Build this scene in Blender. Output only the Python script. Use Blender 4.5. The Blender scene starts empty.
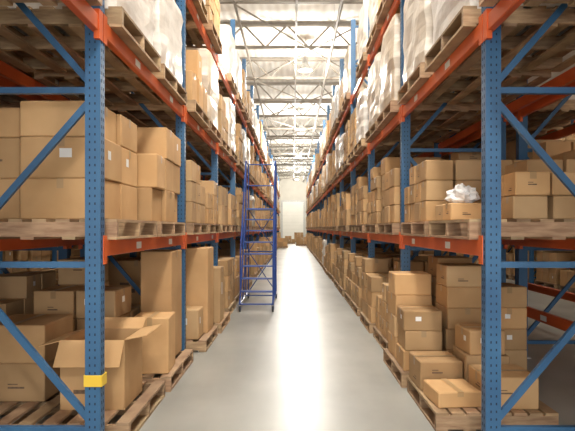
import bpy, math, random
from mathutils import Vector, noise
R = random.Random(7)
sc = bpy.context.scene
try:
    sc.view_settings.view_transform = 'Standard'
    sc.view_settings.look = 'None'
except Exception: pass

# ------------------------------------------------------------ materials
def newmat(name):
    m = bpy.data.materials.new(name); m.use_nodes = True
    nt = m.node_tree; b = nt.nodes['Principled BSDF']
    return m, nt, b
def noise_col(nt, b, c1, c2, scale, detail=4, coord='Object', stretch=None):
    tc = nt.nodes.new('ShaderNodeTexCoord'); n = nt.nodes.new('ShaderNodeTexNoise')
    n.inputs['Scale'].default_value = scale; n.inputs['Detail'].default_value = detail
    src = tc.outputs[coord]
    if stretch:
        mp = nt.nodes.new('ShaderNodeMapping'); mp.inputs['Scale'].default_value = stretch
        nt.links.new(src, mp.inputs['Vector']); src = mp.outputs['Vector']
    nt.links.new(src, n.inputs['Vector'])
    r = nt.nodes.new('ShaderNodeValToRGB')
    r.color_ramp.elements[0].position = .35; r.color_ramp.elements[1].position = .68
    r.color_ramp.elements[0].color = (*c1, 1); r.color_ramp.elements[1].color = (*c2, 1)
    nt.links.new(n.outputs['Fac'], r.inputs['Fac'])
    return n, r.outputs['Color']
def tinted(name, c1, c2, scale, rough, bump=0, stretch=None, coat=0, spec=None):
    m, nt, b = newmat(name)
    n, col = noise_col(nt, b, c1, c2, scale, stretch=stretch)
    at = nt.nodes.new('ShaderNodeAttribute'); at.attribute_name = 'tint'
    mx = nt.nodes.new('ShaderNodeMix'); mx.data_type = 'RGBA'; mx.blend_type = 'MULTIPLY'
    mx.inputs[0].default_value = 1
    nt.links.new(col, mx.inputs[6]); nt.links.new(at.outputs['Color'], mx.inputs[7])
    nt.links.new(mx.outputs[2], b.inputs['Base Color'])
    b.inputs['Roughness'].default_value = rough
    if spec is not None: b.inputs['Specular IOR Level'].default_value = spec
    if bump:
        bp = nt.nodes.new('ShaderNodeBump'); bp.inputs['Strength'].default_value = bump; bp.inputs['Distance'].default_value = .02
        nt.links.new(n.outputs['Fac'], bp.inputs['Height']); nt.links.new(bp.outputs['Normal'], b.inputs['Normal'])
    return m
M = {}
M['card'] = tinted('cardboard', (.51, .315, .15), (.62, .40, .205), 2.2, .8, .05, spec=.25)
M['tape'] = tinted('packing_tape', (.40, .26, .12), (.47, .31, .16), 3, .35)
M['label'] = tinted('paper_label', (.78, .77, .74), (.86, .85, .82), 5, .6)
M['print'] = tinted('printed_ink', (.12, .08, .05), (.2, .12, .07), 40, .8)
M['wood'] = tinted('pallet_wood', (.32, .20, .115), (.53, .37, .22), 6, .8, .1, stretch=(1, .6, 6))
M['blue'] = tinted('blue_rack_paint', (.028, .10, .215), (.038, .13, .26), 3, .4)
M['orange'] = tinted('orange_beam_paint', (.60, .10, .022), (.72, .135, .03), 3, .4)
M['hole'] = tinted('slot_shadow', (.012, .025, .05), (.012, .025, .05), 3, .8)
M['wrap'] = tinted('stretch_wrap', (.60, .57, .53), (.78, .75, .71), 4, .3, .4, stretch=(1, 1, 3))
M['yellow'] = tinted('yellow_guard', (.75, .5, .04), (.8, .55, .05), 3, .5)
M['steelblue'] = tinted('blue_ladder_paint', (.025, .06, .24), (.035, .08, .29), 3, .35)
M['rubber'] = tinted('rubber', (.03, .03, .03), (.05, .05, .05), 8, .8)
M['truss'] = tinted('roof_steel', (.22, .195, .16), (.28, .25, .21), 2, .6)
M['zinc'] = tinted('galvanised', (.45, .45, .44), (.6, .6, .58), 8, .4)
M['bag'] = tinted('plastic_bag', (.82, .83, .84), (.92, .92, .92), 9, .25, .4)

def emit(name, col, s):
    m, nt, b = newmat(name)
    b.inputs['Emission Color'].default_value = (*col, 1); b.inputs['Emission Strength'].default_value = s
    b.inputs['Base Color'].default_value = (.9, .9, .9, 1)
    return m
M['lamp'] = emit('lamp_lens', (1, .97, .9), 9)
# concrete
m, nt, b = newmat('polished_concrete')
n, c = noise_col(nt, b, (.285, .285, .262), (.36, .36, .33), .9, 8)
n2 = nt.nodes.new('ShaderNodeTexNoise'); n2.inputs['Scale'].default_value = 60; n2.inputs['Detail'].default_value = 3
mx = nt.nodes.new('ShaderNodeMix'); mx.data_type = 'RGBA'; mx.blend_type = 'SOFT_LIGHT'; mx.inputs[0].default_value = .35
nt.links.new(c, mx.inputs[6]); nt.links.new(n2.outputs['Fac'], mx.inputs[7]); nt.links.new(mx.outputs[2], b.inputs['Base Color'])
b.inputs['Roughness'].default_value = .33; b.inputs['Specular IOR Level'].default_value = .3; M['floor'] = m
# roof deck corrugated
m, nt, b = newmat('roof_deck')
tc = nt.nodes.new('ShaderNodeTexCoord'); w = nt.nodes.new('ShaderNodeTexWave'); w.bands_direction = 'X'
w.inputs['Scale'].default_value = 1.2
nt.links.new(tc.outputs['Object'], w.inputs['Vector'])
r = nt.nodes.new('ShaderNodeValToRGB'); r.color_ramp.elements[0].color = (.76, .745, .70, 1); r.color_ramp.elements[1].color = (.85, .84, .80, 1)
nt.links.new(w.outputs['Fac'], r.inputs['Fac']); nt.links.new(r.outputs['Color'], b.inputs['Base Color'])
bp = nt.nodes.new('ShaderNodeBump'); bp.inputs['Strength'].default_value = .3; bp.inputs['Distance'].default_value = .05
nt.links.new(w.outputs['Fac'], bp.inputs['Height']); nt.links.new(bp.outputs['Normal'], b.inputs['Normal'])
b.inputs['Roughness'].default_value = .7; M['deck'] = m
M['wall'] = tinted('painted_wall', (.56, .53, .465), (.61, .58, .51), 1.2, .8)
M['door'] = tinted('dock_door_paint', (.78, .755, .68), (.82, .79, .72), 1, .5)

# ------------------------------------------------------------ mesh builder
class MB:
    def __init__(s): s.v = []; s.f = []; s.m = []; s.c = []
    def face(s, idx, mat, col=(1, 1, 1)): s.f.append(idx); s.m.append(mat); s.c.append(col)
    def quad(s, pts, mat, col=(1, 1, 1)):
        n = len(s.v); s.v += [tuple(p) for p in pts]; s.face(tuple(range(n, n + len(pts))), mat, col)
    def box(s, x0, x1, y0, y1, z0, z1, mat, col=(1, 1, 1), ch=0, rot=0):
        cx, cy, cz = (x0 + x1) / 2, (y0 + y1) / 2, (z0 + z1) / 2
        hx, hy, hz = abs(x1 - x0) / 2, abs(y1 - y0) / 2, abs(z1 - z0) / 2
        ca, sa = math.cos(rot), math.sin(rot); n = len(s.v)
        def T(x, y, z): return (cx + x * ca - y * sa, cy + x * sa + y * ca, cz + z)
        if ch <= 0:
            for k in range(8):
                s.v.append(T(hx * (1 if k & 1 else -1), hy * (1 if k & 2 else -1), hz * (1 if k & 4 else -1)))
            for q in ((0, 2, 3, 1), (4, 5, 7, 6), (0, 1, 5, 4), (2, 6, 7, 3), (0, 4, 6, 2), (1, 3, 7, 5)):
                s.face(tuple(n + i for i in q), mat, col)
            return
        # corner k -> 3 verts: a on X face, b on Y face, c on Z face
        for k in range(8):
            sx, sy, sz = (1 if k & 1 else -1), (1 if k & 2 else -1), (1 if k & 4 else -1)
            s.v.append(T(sx * hx, sy * (hy - ch), sz * (hz - ch)))
            s.v.append(T(sx * (hx - ch), sy * hy, sz * (hz - ch)))
            s.v.append(T(sx * (hx - ch), sy * (hy - ch), sz * hz))
        V = lambda k, a: n + 3 * k + a
        F = lambda L: s.face(tuple(L), mat, col)
        F([V(0, 2), V(2, 2), V(3, 2), V(1, 2)]); F([V(4, 2), V(5, 2), V(7, 2), V(6, 2)])
        F([V(0, 1), V(1, 1), V(5, 1), V(4, 1)]); F([V(2, 1), V(6, 1), V(7, 1), V(3, 1)])
        F([V(0, 0), V(4, 0), V(6, 0), V(2, 0)]); F([V(1, 0), V(3, 0), V(7, 0), V(5, 0)])
        for k in range(8):
            for bit, (a, bb) in ((1, (1, 2)), (2, (0, 2)), (4, (0, 1))):
                if not k & bit:
                    j = k | bit
                    F([V(k, a), V(j, a), V(j, bb), V(k, bb)])
            F([V(k, 0), V(k, 1), V(k, 2)])
    def tube(s, a, b, r, mat, col=(1, 1, 1), seg=8):
        a = Vector(a); b = Vector(b); d = (b - a).normalized()
        u = d.orthogonal().normalized(); w = d.cross(u); n = len(s.v)
        for p in (a, b):
            for k in range(seg):
                t = 2 * math.pi * k / seg
                s.v.append(tuple(p + r * (math.cos(t) * u + math.sin(t) * w)))
        for k in range(seg):
            s.face((n + k, n + (k + 1) % seg, n + seg + (k + 1) % seg, n + seg + k), mat, col)
        s.face(tuple(n + k for k in reversed(range(seg))), mat, col); s.face(tuple(n + seg + k for k in range(seg)), mat, col)
    def strut(s, a, b, w, t, mat, col=(1, 1, 1)):
        """rectangular bar in an x-z plane (w in plane, t along y)"""
        a = Vector(a); b = Vector(b); d = (b - a).normalized(); y = Vector((0, 1, 0)); u = d.cross(y).normalized()
        n = len(s.v)
        for p in (a, b):
            for su, sy in ((-1, -1), (1, -1), (1, 1), (-1, 1)): s.v.append(tuple(p + u * w / 2 * su + y * t / 2 * sy))
        for k in range(4): s.face((n + k, n + (k + 1) % 4, n + 4 + (k + 1) % 4, n + 4 + k), mat, col)
        s.face((n + 3, n + 2, n + 1, n), mat, col); s.face((n + 4, n + 5, n + 6, n + 7), mat, col)
    def merge(s, o, loc, flip=False, tint=1.0):
        n = len(s.v); g = -1 if flip else 1
        s.v += [(loc[0] + g * x, loc[1] + g * y, loc[2] + z) for x, y, z in o.v]
        s.f += [tuple(n + i for i in f) for f in o.f]; s.m += o.m
        s.c += [(c[0] * tint, c[1] * tint, c[2] * tint) for c in o.c]
    def mesh(s, name):
        me = bpy.data.meshes.new(name); me.from_pydata(s.v, [], s.f)
        names = []
        for k in s.m:
            if k not in names: names.append(k)
        for k in names: me.materials.append(M[k])
        me.polygons.foreach_set('material_index', [names.index(k) for k in s.m])
        at = me.color_attributes.new('tint', 'FLOAT_COLOR', 'CORNER')
        data = []
        for f, c in zip(s.f, s.c): data += [c[0], c[1], c[2], 1.0] * len(f)
        at.data.foreach_set('color', data); me.update()
        return me
def put(me, name, loc=(0, 0, 0), rz=0):
    if isinstance(me, MB): me = me.mesh(name)
    o = bpy.data.objects.new(name, me); o.location = loc; o.rotation_euler = (0, 0, rz)
    sc.collection.objects.link(o); return o

# ------------------------------------------------------------ parts
def tint(rng, lo=.68, hi=1.14):
    k = rng.uniform(lo, hi); w = rng.uniform(-.05, .05)
    return (k * (1 + w), k, k * (1 - w * 1.3))
def carton(mb, x0, x1, y0, y1, z0, z1, rng, rot=0, hi=True, label=None, tn=None):
    tn = tn or tint(rng)
    mb.box(x0, x1, y0, y1, z0, z1, 'card', tn, .008 if hi else 0, rot)
    cx, cy = (x0 + x1) / 2, (y0 + y1) / 2; hx, hy = (x1 - x0) / 2, (y1 - y0) / 2
    ca, sa = math.cos(rot), math.sin(rot); e = .0025
    def T(x, y, z): return (cx + x * ca - y * sa, cy + x * sa + y * ca, z)
    h = z1 - z0; tw = .024
    lx = rng.random() < .6
    if hi or rng.random() < .5:
        tl = tuple(c * .96 for c in tn); dn = min(.07, h * .3)
        if lx:
            mb.quad([T(-hx, -tw, z1 + e), T(hx, -tw, z1 + e), T(hx, tw, z1 + e), T(-hx, tw, z1 + e)], 'tape', tl)
            for q in (-1, 1):
                X = q * (hx + e)
                p = [T(X, -tw, z1 - dn), T(X, tw, z1 - dn), T(X, tw, z1), T(X, -tw, z1)]
                mb.quad(p if q > 0 else p[::-1], 'tape', tl)
        else:
            mb.quad([T(-tw, -hy, z1 + e), T(tw, -hy, z1 + e), T(tw, hy, z1 + e), T(-tw, hy, z1 + e)], 'tape', tl)
            for q in (-1, 1):
                Y = q * (hy + e)
                p = [T(-tw, Y, z1 - dn), T(tw, Y, z1 - dn), T(tw, Y, z1), T(-tw, Y, z1)]
                mb.quad(p if q < 0 else p[::-1], 'tape', tl)
    # labels / print
    lab = label if label is not None else rng.random() < .16
    def sidequad(face, u0, u1, w0, w1, mat):
        if face == 0:   p = [T(u0 * hx, -hy - e, z0 + w0 * h), T(u1 * hx, -hy - e, z0 + w0 * h), T(u1 * hx, -hy - e, z0 + w1 * h), T(u0 * hx, -hy - e, z0 + w1 * h)]
        elif face == 1: p = [T(hx + e, u0 * hy, z0 + w0 * h), T(hx + e, u1 * hy, z0 + w0 * h), T(hx + e, u1 * hy, z0 + w1 * h), T(hx + e, u0 * hy, z0 + w1 * h)]
        else:           p = [T(-hx - e, u0 * hy, z0 + w1 * h), T(-hx - e, u1 * hy, z0 + w1 * h), T(-hx - e, u1 * hy, z0 + w0 * h), T(-hx - e, u0 * hy, z0 + w0 * h)]
        mb.quad(p, mat)
    if lab:
        for f in (0, 1, 2):
            u = rng.uniform(-.6, .1); sidequad(f, u, u + .3, .5, .72, 'label')
    elif hi and rng.random() < .3:
        for f in (0, 1, 2):
            u = rng.uniform(-.6, .0); w = rng.uniform(.2, .6)
            sidequad(f, u, u + .5, w, w + .05, 'print'); sidequad(f, u, u + .3, w + .1, w + .13, 'print')
def pallet(mb, x0, x1, y0, y1, z0, hi=True, tn=1):
    t = lambda: (lambda k: (k, k * R.uniform(.93, 1.03), k * .95))(R.uniform(.65, 1.1) * tn)
    for k in range(3):
        yy = y0 + (y1 - y0 - .04) * k / 2
        mb.box(x0, x1, yy, yy + .04, z0 + .02, z0 + .12, 'wood', t())
    nb = 8
    for k in range(nb):
        xx = x0 + (x1 - x0 - .095) * k / (nb - 1)
        mb.box(xx, xx + .095, y0, y1, z0 + .12, z0 + .14, 'wood', t())
    for k in range(5):
        xx = x0 + (x1 - x0 - .09) * k / 4
        mb.box(xx, xx + .09, y0, y1, z0, z0 + .02, 'wood', t())
def stack(mb, x0, x1, y0, y1, z0, nx, ny, nz, bz, rng, hi=True, top=.55, base=None):
    bx, by = (x1 - x0) / nx, (y1 - y0) / ny
    base = base or rng.uniform(.82, 1.1)
    for i in range(nx):
        for j in range(ny):
            hcol = nz
            if rng.random() > top: hcol -= 1
            if nz > 2 and top < 1 and rng.random() < .18: hcol -= 1
            for k in range(hcol):
                inner = 0 < i < nx - 1 and 0 < j < ny - 1 and k < nz - 3
                if inner: continue
                g = .007 + rng.random() * .009
                jx, jy = rng.uniform(-.008, .008), rng.uniform(-.008, .008)
                tn = tint(rng, base * .82, base * 1.1)
                carton(mb, x0 + i * bx + g + jx, x0 + (i + 1) * bx - g + jx, y0 + j * by + g + jy, y0 + (j + 1) * by - g + jy,
                       z0 + k * bz + .001, z0 + (k + 1) * bz - .002, rng, rng.uniform(-.025, .025), hi, tn=tn)
def wrapped(mb, x0, x1, y0, y1, z0, z1, rng, n=8):
    col = rng.choice([(1, 1, 1), (1.02, 1, .97), (.95, .9, .82), (.85, .74, .6), (.8, .66, .5)])
    cx, cy = (x0 + x1) / 2, (y0 + y1) / 2; hx, hy = (x1 - x0) / 2, (y1 - y0) / 2; sd = rng.random() * 50
    ring = []; per = 4 * n; rows = 8; base = len(mb.v)
    for r in range(rows + 2):
        zz = z0 + (z1 - z0) * min(r, rows) / rows
        for k in range(per):
            side, t = divmod(k, n); t = t / n * 2 - 1
            u, v = [(t, -1), (1, t), (-t, 1), (-1, -t)][side]
            rr = 1 - .05 * (abs(u) * abs(v)) ** 6
            s_ = 1 - (.035 if r == rows else 0) - (.14 if r == rows + 1 else 0)
            x, y = u * hx * rr * s_, v * hy * rr * s_
            d = noise.noise(Vector((x * 3 + sd, y * 3, zz * 6))) * .035 + (-.012 if r % 3 == 0 else 0)
            l = math.hypot(x, y) or 1
            mb.v.append((cx + x * (1 + d / l), cy + y * (1 + d / l), zz + (0.012 if r == rows + 1 else 0)))
    for r in range(rows + 1):
        for k in range(per):
            a = base + r * per + k; b_ = base + r * per + (k + 1) % per
            mb.face((a, b_, b_ + per, a + per), 'wrap', col)
    mb.face(tuple(base + (rows + 1) * per + k for k in range(per)), 'wrap', col)

# ------------------------------------------------------------ pallet load library (origin = pallet bottom centre)
def lib(hi):
    L = []; W = []; rng = random.Random(11)
    specs = [(2, 3, 3, .30), (3, 3, 4, .22), (3, 4, 4, .20), (2, 2, 3, .33), (2, 3, 4, .24), (4, 3, 5, .17), (3, 3, 3, .27), (2, 3, 2, .36), (3, 4, 3, .22), (3, 3, 4, .25)]
    for nx, ny, nz, bz in specs:
        mb = MB(); pallet(mb, -.6, .6, -.54, .54, 0, hi)
        stack(mb, -.58, .58, -.52, .52, .14, nx, ny, nz, bz, rng, hi); L.append(mb)
    for h in (.9, 1.0, .8, .95, .85, 1.05):
        mb = MB(); pallet(mb, -.6, .6, -.54, .54, 0, hi)
        wrapped(mb, -.58, .58, -.52, .52, .14, .14 + h, rng, 8 if hi else 4); W.append(mb)
    return L, W
LH, WH = lib(True); LL, WL = lib(False)
LHm = [m.mesh('carton_pallet_load') for m in LH]; WHm = [m.mesh('wrapped_pallet_load') for m in WH]

# ------------------------------------------------------------ racks
BAY = 2.7; Y0 = .79; LV = [1.42, 2.88, 4.33]; NB = 18; TOP = 6.0
def fy(i): return Y0 + BAY * i
def rack(sgn, xa, first, last, extra=None, holes=0, skip=()):
    """sgn side, xa = |x| of the aisle face, 1.2 deep away from the centre aisle"""
    mb = MB(); xb = xa + 1.2
    def B(a, b_, *r, **k): mb.box(min(sgn * a, sgn * b_), max(sgn * a, sgn * b_), *r, **k)
    for i in range(first, last + 1):
        y = fy(i); ya, yb = y, y + .08
        for (p, q) in ((xa, xa + .1), (xb - .1, xb)):
            # C-section column: web + two flanges + lips
            B(p, q, ya, ya + .012, .012, TOP, 'blue'); B(p, q, yb - .012, yb, .012, TOP, 'blue')
            web = p if p == xa else q - .012
            B(web, web + .012, ya + .012, yb - .012, .012, TOP, 'blue')
            B(p - .03, q + .03, ya - .02, yb + .02, 0, .012, 'zinc')
        if i in (1, 2, 3) and holes:
            for k in range(int(TOP / .05)):
                z = .1 + k * .05
                for u in (.03, .065):
                    X0, X1 = sgn * (xa + u), sgn * (xa + u + .009); X0, X1 = min(X0, X1), max(X0, X1)
                    mb.quad([(X0, ya - .001, z), (X1, ya - .001, z), (X1, ya - .001, z + .016), (X0, ya - .001, z + .016)], 'hole')
                for u in (.018, .05):
                    X = sgn * (xa - .001)
                    p = [(X, ya + u, z), (X, ya + u + .012, z), (X, ya + u + .012, z + .022), (X, ya + u, z + .022)]
                    mb.quad(p if sgn < 0 else p[::-1], 'hole')
        ym = y + .04; a, b_ = xa + .09, xb - .09
        for z in (.18, 1.26, 2.40, 3.7, 5.0, 5.85):
            B(a, b_, ym - .02, ym + .02, z - .02, z + .02, 'blue')
        for (z0, z1) in ((.25, 1.45), (2.32, 1.16), (2.46, 3.62), (4.94, 3.76), (5.08, 5.8)):
            mb.strut((sgn * a, ym, z0), (sgn * b_, ym, z1), .042, .03, 'blue')
        if i == last: break
        y1 = fy(i + 1)
        lv = list(LV) + ((extra or {}).get(i, []))
        if i in skip: lv = lv[1:]
        for z in lv:
            for (p, q, face) in ((xa + .002, xa + .052, xa), (xb - .052, xb - .002, xb)):
                B(p, q, yb, y1, z - .11, z, 'orange', ch=.006)
                f0, f1 = (face - .006, face + .03) if face == xa else (face - .03, face + .006)
                for (c0, c1) in ((yb - .03, yb + .035), (y1 - .035, y1 + .03)):
                    B(f0, f1, c0, c1, z - .16, z + .03, 'orange')
                if face == xa and R.random() < .8:
                    for yy in (y + .75, y + 2.0):
                        X = sgn * (xa - .0005); yy += R.uniform(-.1, .1)
                        pp = [(X, yy, z - .085), (X, yy + .14, z - .085), (X, yy + .14, z - .03), (X, yy, z - .03)]
                        mb.quad(pp if sgn < 0 else pp[::-1], 'label')
    return put(mb, 'pallet_rack')
rack(-1, 1.25, -1, NB, holes=1, skip=(-1, 0)); rack(1, 1.25, -1, NB, holes=1, skip=(-1, 0))
rack(-1, 2.6, -1, NB); rack(1, 2.6, -1, NB, extra={0: [.62], 1: [.62], 2: [.62]})
rack(-1, 6.3, -1, 12); rack(1, 6.3, -1, 12)

def place(i, sgn, xc, slot, lv, hi=True, out=0, kind=None, tgt=None):
    y = fy(i) + .04 + (.70 if slot == 0 else 1.96)
    z = [0.0] + LV; z = z[lv]
    wrapp = {0: .05, 1: .08, 2: .45, 3: .5}[lv]
    w = (R.random() < wrapp) if kind is None else kind < 0
    fl = R.random() < .5
    loc = (sgn * (xc - out) + R.uniform(-.02, .02), y + R.uniform(-.03, .03), z + .001)
    if tgt is not None:
        src = R.choice(WL if w else LL); tgt.merge(src, loc, fl, R.uniform(.85, 1.08))
    else:
        me = R.choice(WHm) if w else (LHm[kind] if kind is not None else R.choice(LHm))
        put(me, 'wrapped_pallet_load' if w else 'carton_pallet_load', loc, math.pi if fl else 0)
# front rows
for sgn in (-1, 1):
    for i in range(0, NB):
        tgt = MB() if i >= 5 else None
        for lv in (0, 1, 2, 3):
            if i == 0 and lv < 2: continue
            if i == 1 and lv < 2: continue
            for s in (0, 1):
                if i > 1 and R.random() < .05: continue
                kind = None
                if i in (1, 2) and lv == 2: kind = -1 if sgn > 0 or s == 1 else None
                if sgn < 0 and i == 2 and lv == 0: continue
                place(i, sgn, 1.85, s, lv, out=.08 if lv else .16, kind=kind, tgt=tgt)
        if tgt: put(tgt, 'pallet_load_group')
# back to back rows & outer rows
for sgn in (-1, 1):
    for xc, nb in ((3.22, NB), (6.92, 12)):
        for i in range(0, nb):
            tgt = MB()
            for lv in (0, 1, 2, 3):
                for s in (0, 1):
                    if xc < 4 and sgn > 0 and lv == 0 and i < 4: continue
                    if R.random() < (.18 if lv else .04): continue
                    place(i, sgn, xc, s, lv, tgt=tgt)
            if tgt.v: put(tgt, 'pallet_load_group')

# ------------------------------------------------------------ foreground, left bay 1
rg = random.Random(5)
PT = 1.42 + .141
def one(name, fn, *a):
    mb = MB(); fn(mb, *a); return put(mb, name)
def pal(x0, x1, y0, y1, z0): one('wooden_pallet', pallet, x0, x1, y0, y1, z0)
pal(-2.42, -1.2, 3.66, 4.76, 1.421); pal(-2.42, -1.2, 4.9, 6.0, 1.421)
mb = MB()
for k, (a, b_) in enumerate(((0, .29), (.292, .585), (.588, .84))):
    inset = 0 if k < 2 else .08
    sh = (0, .012, -.01)[k]
    carton(mb, -1.93, -1.36 - inset * .3 + sh, 3.8, 4.24, PT + a, PT + b_, rg, (.0, .01, -.02)[k], tn=((1.0, .98, .95), (.90, .88, .84), (1.08, 1.07, 1.04))[k])
    carton(mb, -1.93, -1.36, 4.26, 4.70, PT + a, PT + b_, rg, tn=((1.05, 1.03, 1.0), (1.12, 1.1, 1.07), (.96, .94, .91))[k])
    carton(mb, -2.42, -1.95, 3.84, 4.26, PT + a, PT + b_ - (.04 if k == 2 else 0), rg, tn=((.90, .88, .85), (.78, .76, .73), (.93, .90, .86))[k])
    carton(mb, -2.42, -1.95, 4.28, 4.7, PT + a, PT + b_, rg)
put(mb, 'cardboard_box_stack')
mb = MB()
for k in range(3):
    for j, yy in enumerate((4.92, 5.29, 5.66)):
        h = .31
        if k == 2 and j == 0: continue
        kk = rg.uniform(.85, 1.12)
        carton(mb, -1.62, -1.27 + rg.uniform(-.02, .03), yy, yy + .35, PT + k * h + .001, PT + (k + 1) * h, rg, rg.uniform(-.03, .03), tn=(kk, kk * .98, kk * .95))
        carton(mb, -2.0, -1.65, yy, yy + .35, PT + k * h + .001, PT + (k + 1) * h, rg)
        carton(mb, -2.38, -2.03, yy, yy + .35, PT + k * h + .001, PT + (k + 1) * h, rg)
put(mb, 'cardboard_box_stack')
# floor level left bay 1
pal(-2.42, -1.14, 3.75, 4.8, 0.0); pal(-2.42, -1.12, 4.92, 6.05, 0.0)
G = .141
mb = MB()
carton(mb, -2.46, -1.94, 4.2, 4.75, G, .44, rg); carton(mb, -2.46, -1.94, 4.2, 4.75, .441, .74, rg)
put(mb, 'cardboard_box_stack')
def openbox(mb, x0, x1, y0, y1, z0, z1):
    t = .006; c = (.95, .93, .9)
    mb.box(x0, x1, y0, y1, z0, z0 + t, 'card', c)
    mb.box(x0, x1, y0, y0 + t, z0 + t, z1, 'card', c); mb.box(x0, x1, y1 - t, y1, z0 + t, z1, 'card', c)
    mb.box(x0, x0 + t, y0 + t, y1 - t, z0 + t, z1, 'card', c); mb.box(x1 - t, x1, y0 + t, y1 - t, z0 + t, z1, 'card', c)
    fl = (y1 - y0) * .45
    def flap(a, b_, off):
        a = Vector((*a, z1)); b_ = Vector((*b_, z1)); o = Vector(off); n = o.cross(b_ - a).normalized() * t
        P = [a, b_, b_ + o, a + o]; Q = [p + n for p in P]; N = len(mb.v)
        mb.v += [tuple(p) for p in P + Q]
        for q in ((0, 1, 2, 3), (7, 6, 5, 4), (0, 4, 5, 1), (1, 5, 6, 2), (2, 6, 7, 3), (3, 7, 4, 0)): mb.face(tuple(N + i for i in q), 'card', (1.05, 1.03, 1))
    flap((x0, y0), (x1, y0), (0, -fl * .55, -fl * .8))
    flap((x0, y1), (x1, y1), (0, fl * .5, fl * .35))
    flap((x1, y0), (x1, y1), (fl * .75, 0, fl * .15))
    flap((x0, y0), (x0, y1), (-fl * .75, 0, -fl * .2))
    mb.quad([(x0 + .1, y0 - .002, z0 + .12), (x0 + .28, y0 - .002, z0 + .12), (x0 + .28, y0 - .002, z0 + .15), (x0 + .1, y0 - .002, z0 + .15)], 'print')
one('open_cardboard_box', openbox, -1.74, -1.26, 4.02, 4.5, G, .66)
mb = MB(); carton(mb, -1.52, -1.17, 5.0, 5.4, G, .66, rg, .06, tn=(1.1, 1.07, 1.03)); put(mb, 'cardboard_box')
mb = MB(); carton(mb, -1.56, -1.24, 5.5, 6.0, G, 1.26, rg, tn=(.82, .78, .74)); put(mb, 'tall_cardboard_box')
mb = MB(); stack(mb, -2.4, -1.62, 4.95, 5.95, G, 2, 2, 4, .26, rg, top=.6, base=.85); put(mb, 'cardboard_box_stack')
# left bay 2 floor
pal(-2.35, -1.05, 6.5, 7.5, 0); pal(-2.35, -1.02, 7.65, 8.75, 0)
mb = MB(); carton(mb, -1.45, -1.1, 6.95, 7.45, G, 1.24, rg, tn=(.98, .94, .9)); put(mb, 'tall_cardboard_box')
mb = MB(); carton(mb, -1.5, -1.15, 6.55, 6.9, G, .5, rg); carton(mb, -2.3, -1.55, 6.6, 7.4, G, 1.1, rg, tn=(.8, .77, .73)); put(mb, 'cardboard_box_stack')
mb = MB(); carton(mb, -1.5, -1.04, 7.7, 8.1, G, .93, rg, label=True); put(mb, 'tall_cardboard_box')
mb = MB(); stack(mb, -2.3, -1.55, 7.7, 8.7, G, 2, 3, 4, .25, rg); carton(mb, -1.48, -1.1, 8.2, 8.65, G, .7, rg); put(mb, 'cardboard_box_stack')

# ------------------------------------------------------------ foreground, right bay 1
pal(1.2, 2.42, 3.66, 4.76, 1.421); pal(1.2, 2.42, 4.9, 6.0, 1.421)
mb = MB(); stack(mb, 1.56, 2.36, 3.8, 4.5, PT, 3, 3, 2, .17, rg, top=1); stack(mb, 1.75, 2.36, 4.05, 4.5, PT + .34, 2, 1, 1, .12, rg, top=1)
put(mb, 'cardboard_box_stack')
mb = MB(); stack(mb, 1.24, 1.54, 4.25, 4.75, PT, 1, 2, 1, .14, rg, top=1); put(mb, 'cardboard_box_stack')
mb = MB(); stack(mb, 1.22, 2.3, 4.95, 5.95, PT, 4, 4, 3, .19, rg, top=.8)
put(mb, 'cardboard_box_stack')
# plastic bag
mb = MB(); n1, n2 = 24, 14; cx, cy, cz = 1.40, 4.45, PT + .142
for j in range(n2 + 1):
    ph = math.pi * j / n2
    for k in range(n1):
        th = 2 * math.pi * k / n1; v = Vector((math.sin(ph) * math.cos(th), math.sin(ph) * math.sin(th), math.cos(ph)))
        r_ = 1 + .35 * noise.noise(v * 2.3) + .18 * noise.noise(v * 6)
        mb.v.append((cx + v.x * .12 * r_, cy + v.y * .15 * r_, cz + max(0.0, .06 + v.z * .085 * r_)))
for j in range(n2):
    for k in range(n1):
        mb.face((j * n1 + k, (j + 1) * n1 + k, (j + 1) * n1 + (k + 1) % n1, j * n1 + (k + 1) % n1), 'bag')
put(mb, 'plastic_bag')
# floor level right bay 1
pal(1.05, 1.95, 3.95, 4.95, 0); pal(1.02, 2.25, 5.05, 6.08, 0)
mb = MB()
for (x, y, z, w, d, h, r_) in ((1.06, 4.5, 0, .36, .4, .24, .03), (1.44, 4.45, 0, .36, .42, .30, -.04), (1.44, 4.02, 0, .4, .4, .24, 0),
                              (1.08, 4.06, 0, .34, .36, .12, .08), (1.46, 4.47, .302, .3, .36, .2, .05)):
    carton(mb, x, x + w, y, y + d, G + z, G + z + h, rg, r_)
put(mb, 'cardboard_box_stack')
mb = MB()
for k in range(3): carton(mb, 1.05 + rg.uniform(0, .03), 1.42, 5.1, 5.5, G + k * .19 + .001, G + (k + 1) * .19, rg, rg.uniform(-.05, .05))
for k in range(5): carton(mb, 1.46, 1.84, 5.08 + rg.uniform(0, .03), 5.5, G + k * .2 + .001, G + (k + 1) * .2, rg, rg.uniform(-.04, .04))
for k in range(4): carton(mb, 1.88, 2.22, 5.1, 5.5, G + k * .2 + .001, G + (k + 1) * .2, rg, rg.uniform(-.04, .04))
for k in range(4): carton(mb, 1.06, 1.44, 5.58, 5.98, G + k * .22 + .001, G + (k + 1) * .22, rg, rg.uniform(-.04, .04))
for k in range(5): carton(mb, 1.5, 1.86, 5.58, 5.98, G + k * .21 + .001, G + (k + 1) * .21, rg, rg.uniform(-.04, .04))
put(mb, 'cardboard_box_stack')

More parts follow.
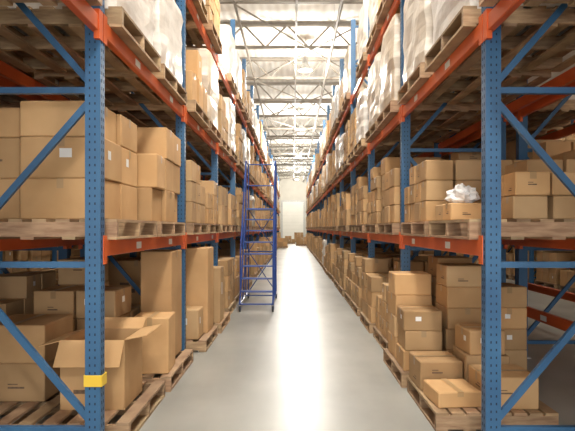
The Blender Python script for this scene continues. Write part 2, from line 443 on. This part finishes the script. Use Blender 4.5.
# ------------------------------------------------------------ yellow marker band round the left column
mb = MB()
mb.box(-1.356, -1.243, 3.482, 3.489, .47, .545, 'yellow', ch=.002); mb.box(-1.243, -1.2365, 3.482, 3.575, .47, .545, 'yellow', ch=.002)
mb.box(-1.357, -1.351, 3.49, 3.575, .47, .545, 'yellow', ch=.002); mb.box(-1.356, -1.243, 3.5715, 3.578, .47, .545, 'yellow', ch=.002)
put(mb, 'column_marker_band')

# ------------------------------------------------------------ rolling ladder
mb = MB(); S = 'steelblue'; xl, xr = -.95, -.36; ya, yt, yr = 9.6, 10.85, 11.45; H = 1.9; r_ = .014
for x in (xl, xr):
    mb.tube((x, ya, .14), (x, yt, H), r_, S)                # stringer
    mb.tube((x, ya, .14), (x, yr, .14), r_, S)              # base
    mb.tube((x, yr, .14), (x, yr, H + .95), r_, S)          # rear post
    mb.tube((x, yt, H), (x, yr, H), r_, S)
    mb.tube((x, yt, H), (x, yt, H + .95), r_, S)
    mb.tube((x, yt, H + .95), (x, yr, H + .95), r_, S)
    mb.tube((x, yt, H + .5), (x, yr, H + .5), r_ * .8, S)
    mb.tube((x, ya + .12, .3 + .75), (x, yt, H + .95), r_, S)   # hand rail
    mb.tube((x, ya + .12, .3), (x, ya + .12, 1.05), r_, S)
    mb.tube((x, (ya + yt) / 2, 1.02), (x, (ya + yt) / 2, 1.83), r_ * .8, S)
    mb.tube((x, yt, .14), (x, yt, H), r_, S)
    mb.tube((x, yt, .9), (x, yr, .9), r_ * .8, S)
    mb.tube((x, ya + .55, .14), (x, yt, 1.0), r_ * .8, S)
    for y in (ya + .02, yr):
        mb.tube((x - .015, y, .05), (x + .015, y, .05), .05, 'rubber', seg=14)
        mb.box(x - .022, x - .017, y - .02, y + .02, .04, .14, S); mb.box(x + .017, x + .022, y - .02, y + .02, .04, .14, S)
NS = 8
for k in range(1, NS + 1):
    f = k / NS; y = ya + (yt - ya) * f; z = .14 + (H - .14) * f
    if k < NS:
        mb.box(xl, xr, y - .04, y + .13, z - .025, z, S)
mb.box(xl, xr, yt, yr, H - .03, H, S)
for (y, z) in ((ya, .14), (yr, .14), (yr, 1.0), (yr, H + .95), (yr, H + .5), (yt, .14)): mb.tube((xl, y, z), (xr, y, z), r_, S)
mb.tube((xl, yr, .14), (xr, yr, 1.0), r_ * .7, S); mb.tube((xr, yr, .14), (xl, yr, 1.0), r_ * .7, S)
mb.tube((xl, yr, 1.0), (xr, yr, H), r_ * .7, S); mb.tube((xr, yr, 1.0), (xl, yr, H), r_ * .7, S)
put(mb, 'rolling_ladder')

# ------------------------------------------------------------ far clutter
for (x, y, h) in ((-.9, 41, 1), (.75, 46, 1), (-.3, 51.5, 1), (.6, 56, 2)):
    mb = MB(); pallet(mb, x - .5, x + .5, y - .5, y + .5, 0)
    stack(mb, x - .48, x + .48, y - .48, y + .48, .141, 3, 3, h + 1, .3, rg, hi=False); put(mb, 'floor_pallet_load')

# ------------------------------------------------------------ room shell
CZ = 8.6; XW = 11.0; YB, YF = -9.0, 70.0
def shell(name, x0, x1, y0, y1, z0, z1, mat): mb = MB(); mb.box(x0, x1, y0, y1, z0, z1, mat); return put(mb, name)
shell('floor', -XW - .2, XW + .2, YB - .2, YF + .2, -.2, 0, 'floor')
shell('ceiling', -XW - .2, XW + .2, YB - .2, YF + .2, CZ, CZ + .2, 'deck')
shell('wall_left', -XW - .2, -XW, YB, YF, 0, CZ, 'wall'); shell('wall_right', XW, XW + .2, YB, YF, 0, CZ, 'wall')
shell('wall_far', -XW, XW, YF, YF + .2, 0, CZ, 'wall')
mb = MB()   # wall behind the camera, with an opening invented for the added fill light
mb.box(-XW, -5, YB - .2, YB, 0, CZ, 'wall'); mb.box(5, XW, YB - .2, YB, 0, CZ, 'wall'); mb.box(-5, 5, YB - .2, YB, 5, CZ, 'wall')
put(mb, 'wall_back')
mb = MB()
DH = 4.9
nd = 11
for k in range(nd): mb.box(-1.35, 1.35, YF - .06, YF - .003, .01 + k * DH / nd, k * DH / nd + DH / nd, 'door', ch=.01)
for x in (-1.5, 1.36): mb.box(x, x + .14, YF - .1, YF - .003, 0, DH, 'zinc')
mb.box(-1.5, 1.5, YF - .1, YF - .003, DH, DH + .18, 'zinc'); put(mb, 'door_1')

# roof joists
mb = MB(); zt, zb = -.07, -.85
mb.box(-XW + .05, XW - .05, -.07, .07, zt - .06, zt + .06, 'truss'); mb.box(-XW + .05, XW - .05, -.06, .06, zb - .05, zb + .05, 'truss')
x = -XW + .3; up = True
while x < XW - .9:
    mb.strut((x, 0, zt if up else zb), (x + .75, 0, zb if up else zt), .055, .05, 'truss'); x += .75; up = not up
jm = mb.mesh('roof_joist')
for k in range(21): put(jm, 'roof_joist', (0, YB + 1.0 + k * 3.8, CZ - .012))
mb = MB()
for x in (-3.9, 1.3): 
    mb.tube((x, YB + .1, CZ - 1.1), (x, YF - .2, CZ - 1.1), .05, 'truss')
    for k in range(26): mb.tube((x, YB + 2 + k * 3, CZ - 1.1), (x, YB + 2 + k * 3, CZ - 1.19), .015, 'zinc', seg=6); mb.tube((x, YB + 2 + k * 3, CZ - 1.1), (x, YB + 2 + k * 3, CZ - .005), .01, 'zinc', seg=6)
put(mb, 'sprinkler_pipe')
mb = MB()
for x in (-1.6, 0.1, 2.9):
    mb.box(x - .03, x + .03, YB + .1, YF - .2, CZ - .98, CZ - .92, 'truss')
y = YB + 1.0
while y + 7.6 < YF:
    for x0, x1 in ((-1.6, 2.9), (2.9, -1.6)):
        mb.tube((x0, y, CZ - .95), (x1, y + 7.6, CZ - .95), .025, 'truss', seg=6)
    y += 7.6
put(mb, 'joist_bridging')

# high bay lamps
mb = MB()
def cone(mb, r0, z0, r1, z1, mat, seg=24):
    n = len(mb.v)
    for (r_, z) in ((r0, z0), (r1, z1)):
        for k in range(seg): mb.v.append((r_ * math.cos(2 * math.pi * k / seg), r_ * math.sin(2 * math.pi * k / seg), z))
    for k in range(seg): mb.face((n + k, n + (k + 1) % seg, n + seg + (k + 1) % seg, n + seg + k), mat)
cone(mb, .26, 0, .11, .26, 'zinc'); cone(mb, .11, .26, .10, .5, 'zinc'); cone(mb, .10, .5, .001, .5, 'zinc'); cone(mb, .001, .03, .255, .01, 'lamp')
mb.tube((0, 0, .5), (0, 0, 1.249), .012, 'zinc', seg=6)
lm = mb.mesh('high_bay_light')
def lamp(x, y, p):
    put(lm, 'high_bay_light', (x, y, CZ - 1.25))
    l = bpy.data.lights.new('lamp_bulb', 'POINT'); l.energy = p; l.color = (1, .95, .87); l.shadow_soft_size = .3
    o = bpy.data.objects.new('lamp_bulb', l); o.location = (x, y, CZ - 1.75); sc.collection.objects.link(o)
for y in (-4, 2, 8): lamp(.45, y, 850)
for y in (20, 32, 44): lamp(.45, y, 1050)
for y in (56, 65): lamp(.45, y, 1000)
for y in (2, 14, 26, 38): lamp(5.1, y, 240); lamp(-5.1, y, 240)
l = bpy.data.lights.new('rear_fill_light', 'AREA'); l.shape = 'RECTANGLE'; l.size = 9.6; l.size_y = 4.8; l.energy = 950; l.color = (1, .98, .95)  # soft fill added out of view behind the camera to brighten carton fronts
o = bpy.data.objects.new('rear_fill_light', l); o.location = (0, YB - .3, 2.5); o.rotation_euler = (math.radians(90), 0, 0); sc.collection.objects.link(o)
w = bpy.data.worlds.new('World'); sc.world = w; w.use_nodes = True
w.node_tree.nodes['Background'].inputs[0].default_value = (.9, .93, 1, 1); w.node_tree.nodes['Background'].inputs[1].default_value = .8

# ------------------------------------------------------------ camera
c = bpy.data.cameras.new('camera'); c.sensor_width = 36; c.lens = 36 * 538 / 575
c.shift_x = -5.5 / 575; c.shift_y = 12.5 / 575; c.clip_end = 200; c.clip_start = .05
o = bpy.data.objects.new('camera', c); o.location = (0, 0, 1.5); o.rotation_euler = (math.radians(90), 0, 0)
sc.collection.objects.link(o); sc.camera = o
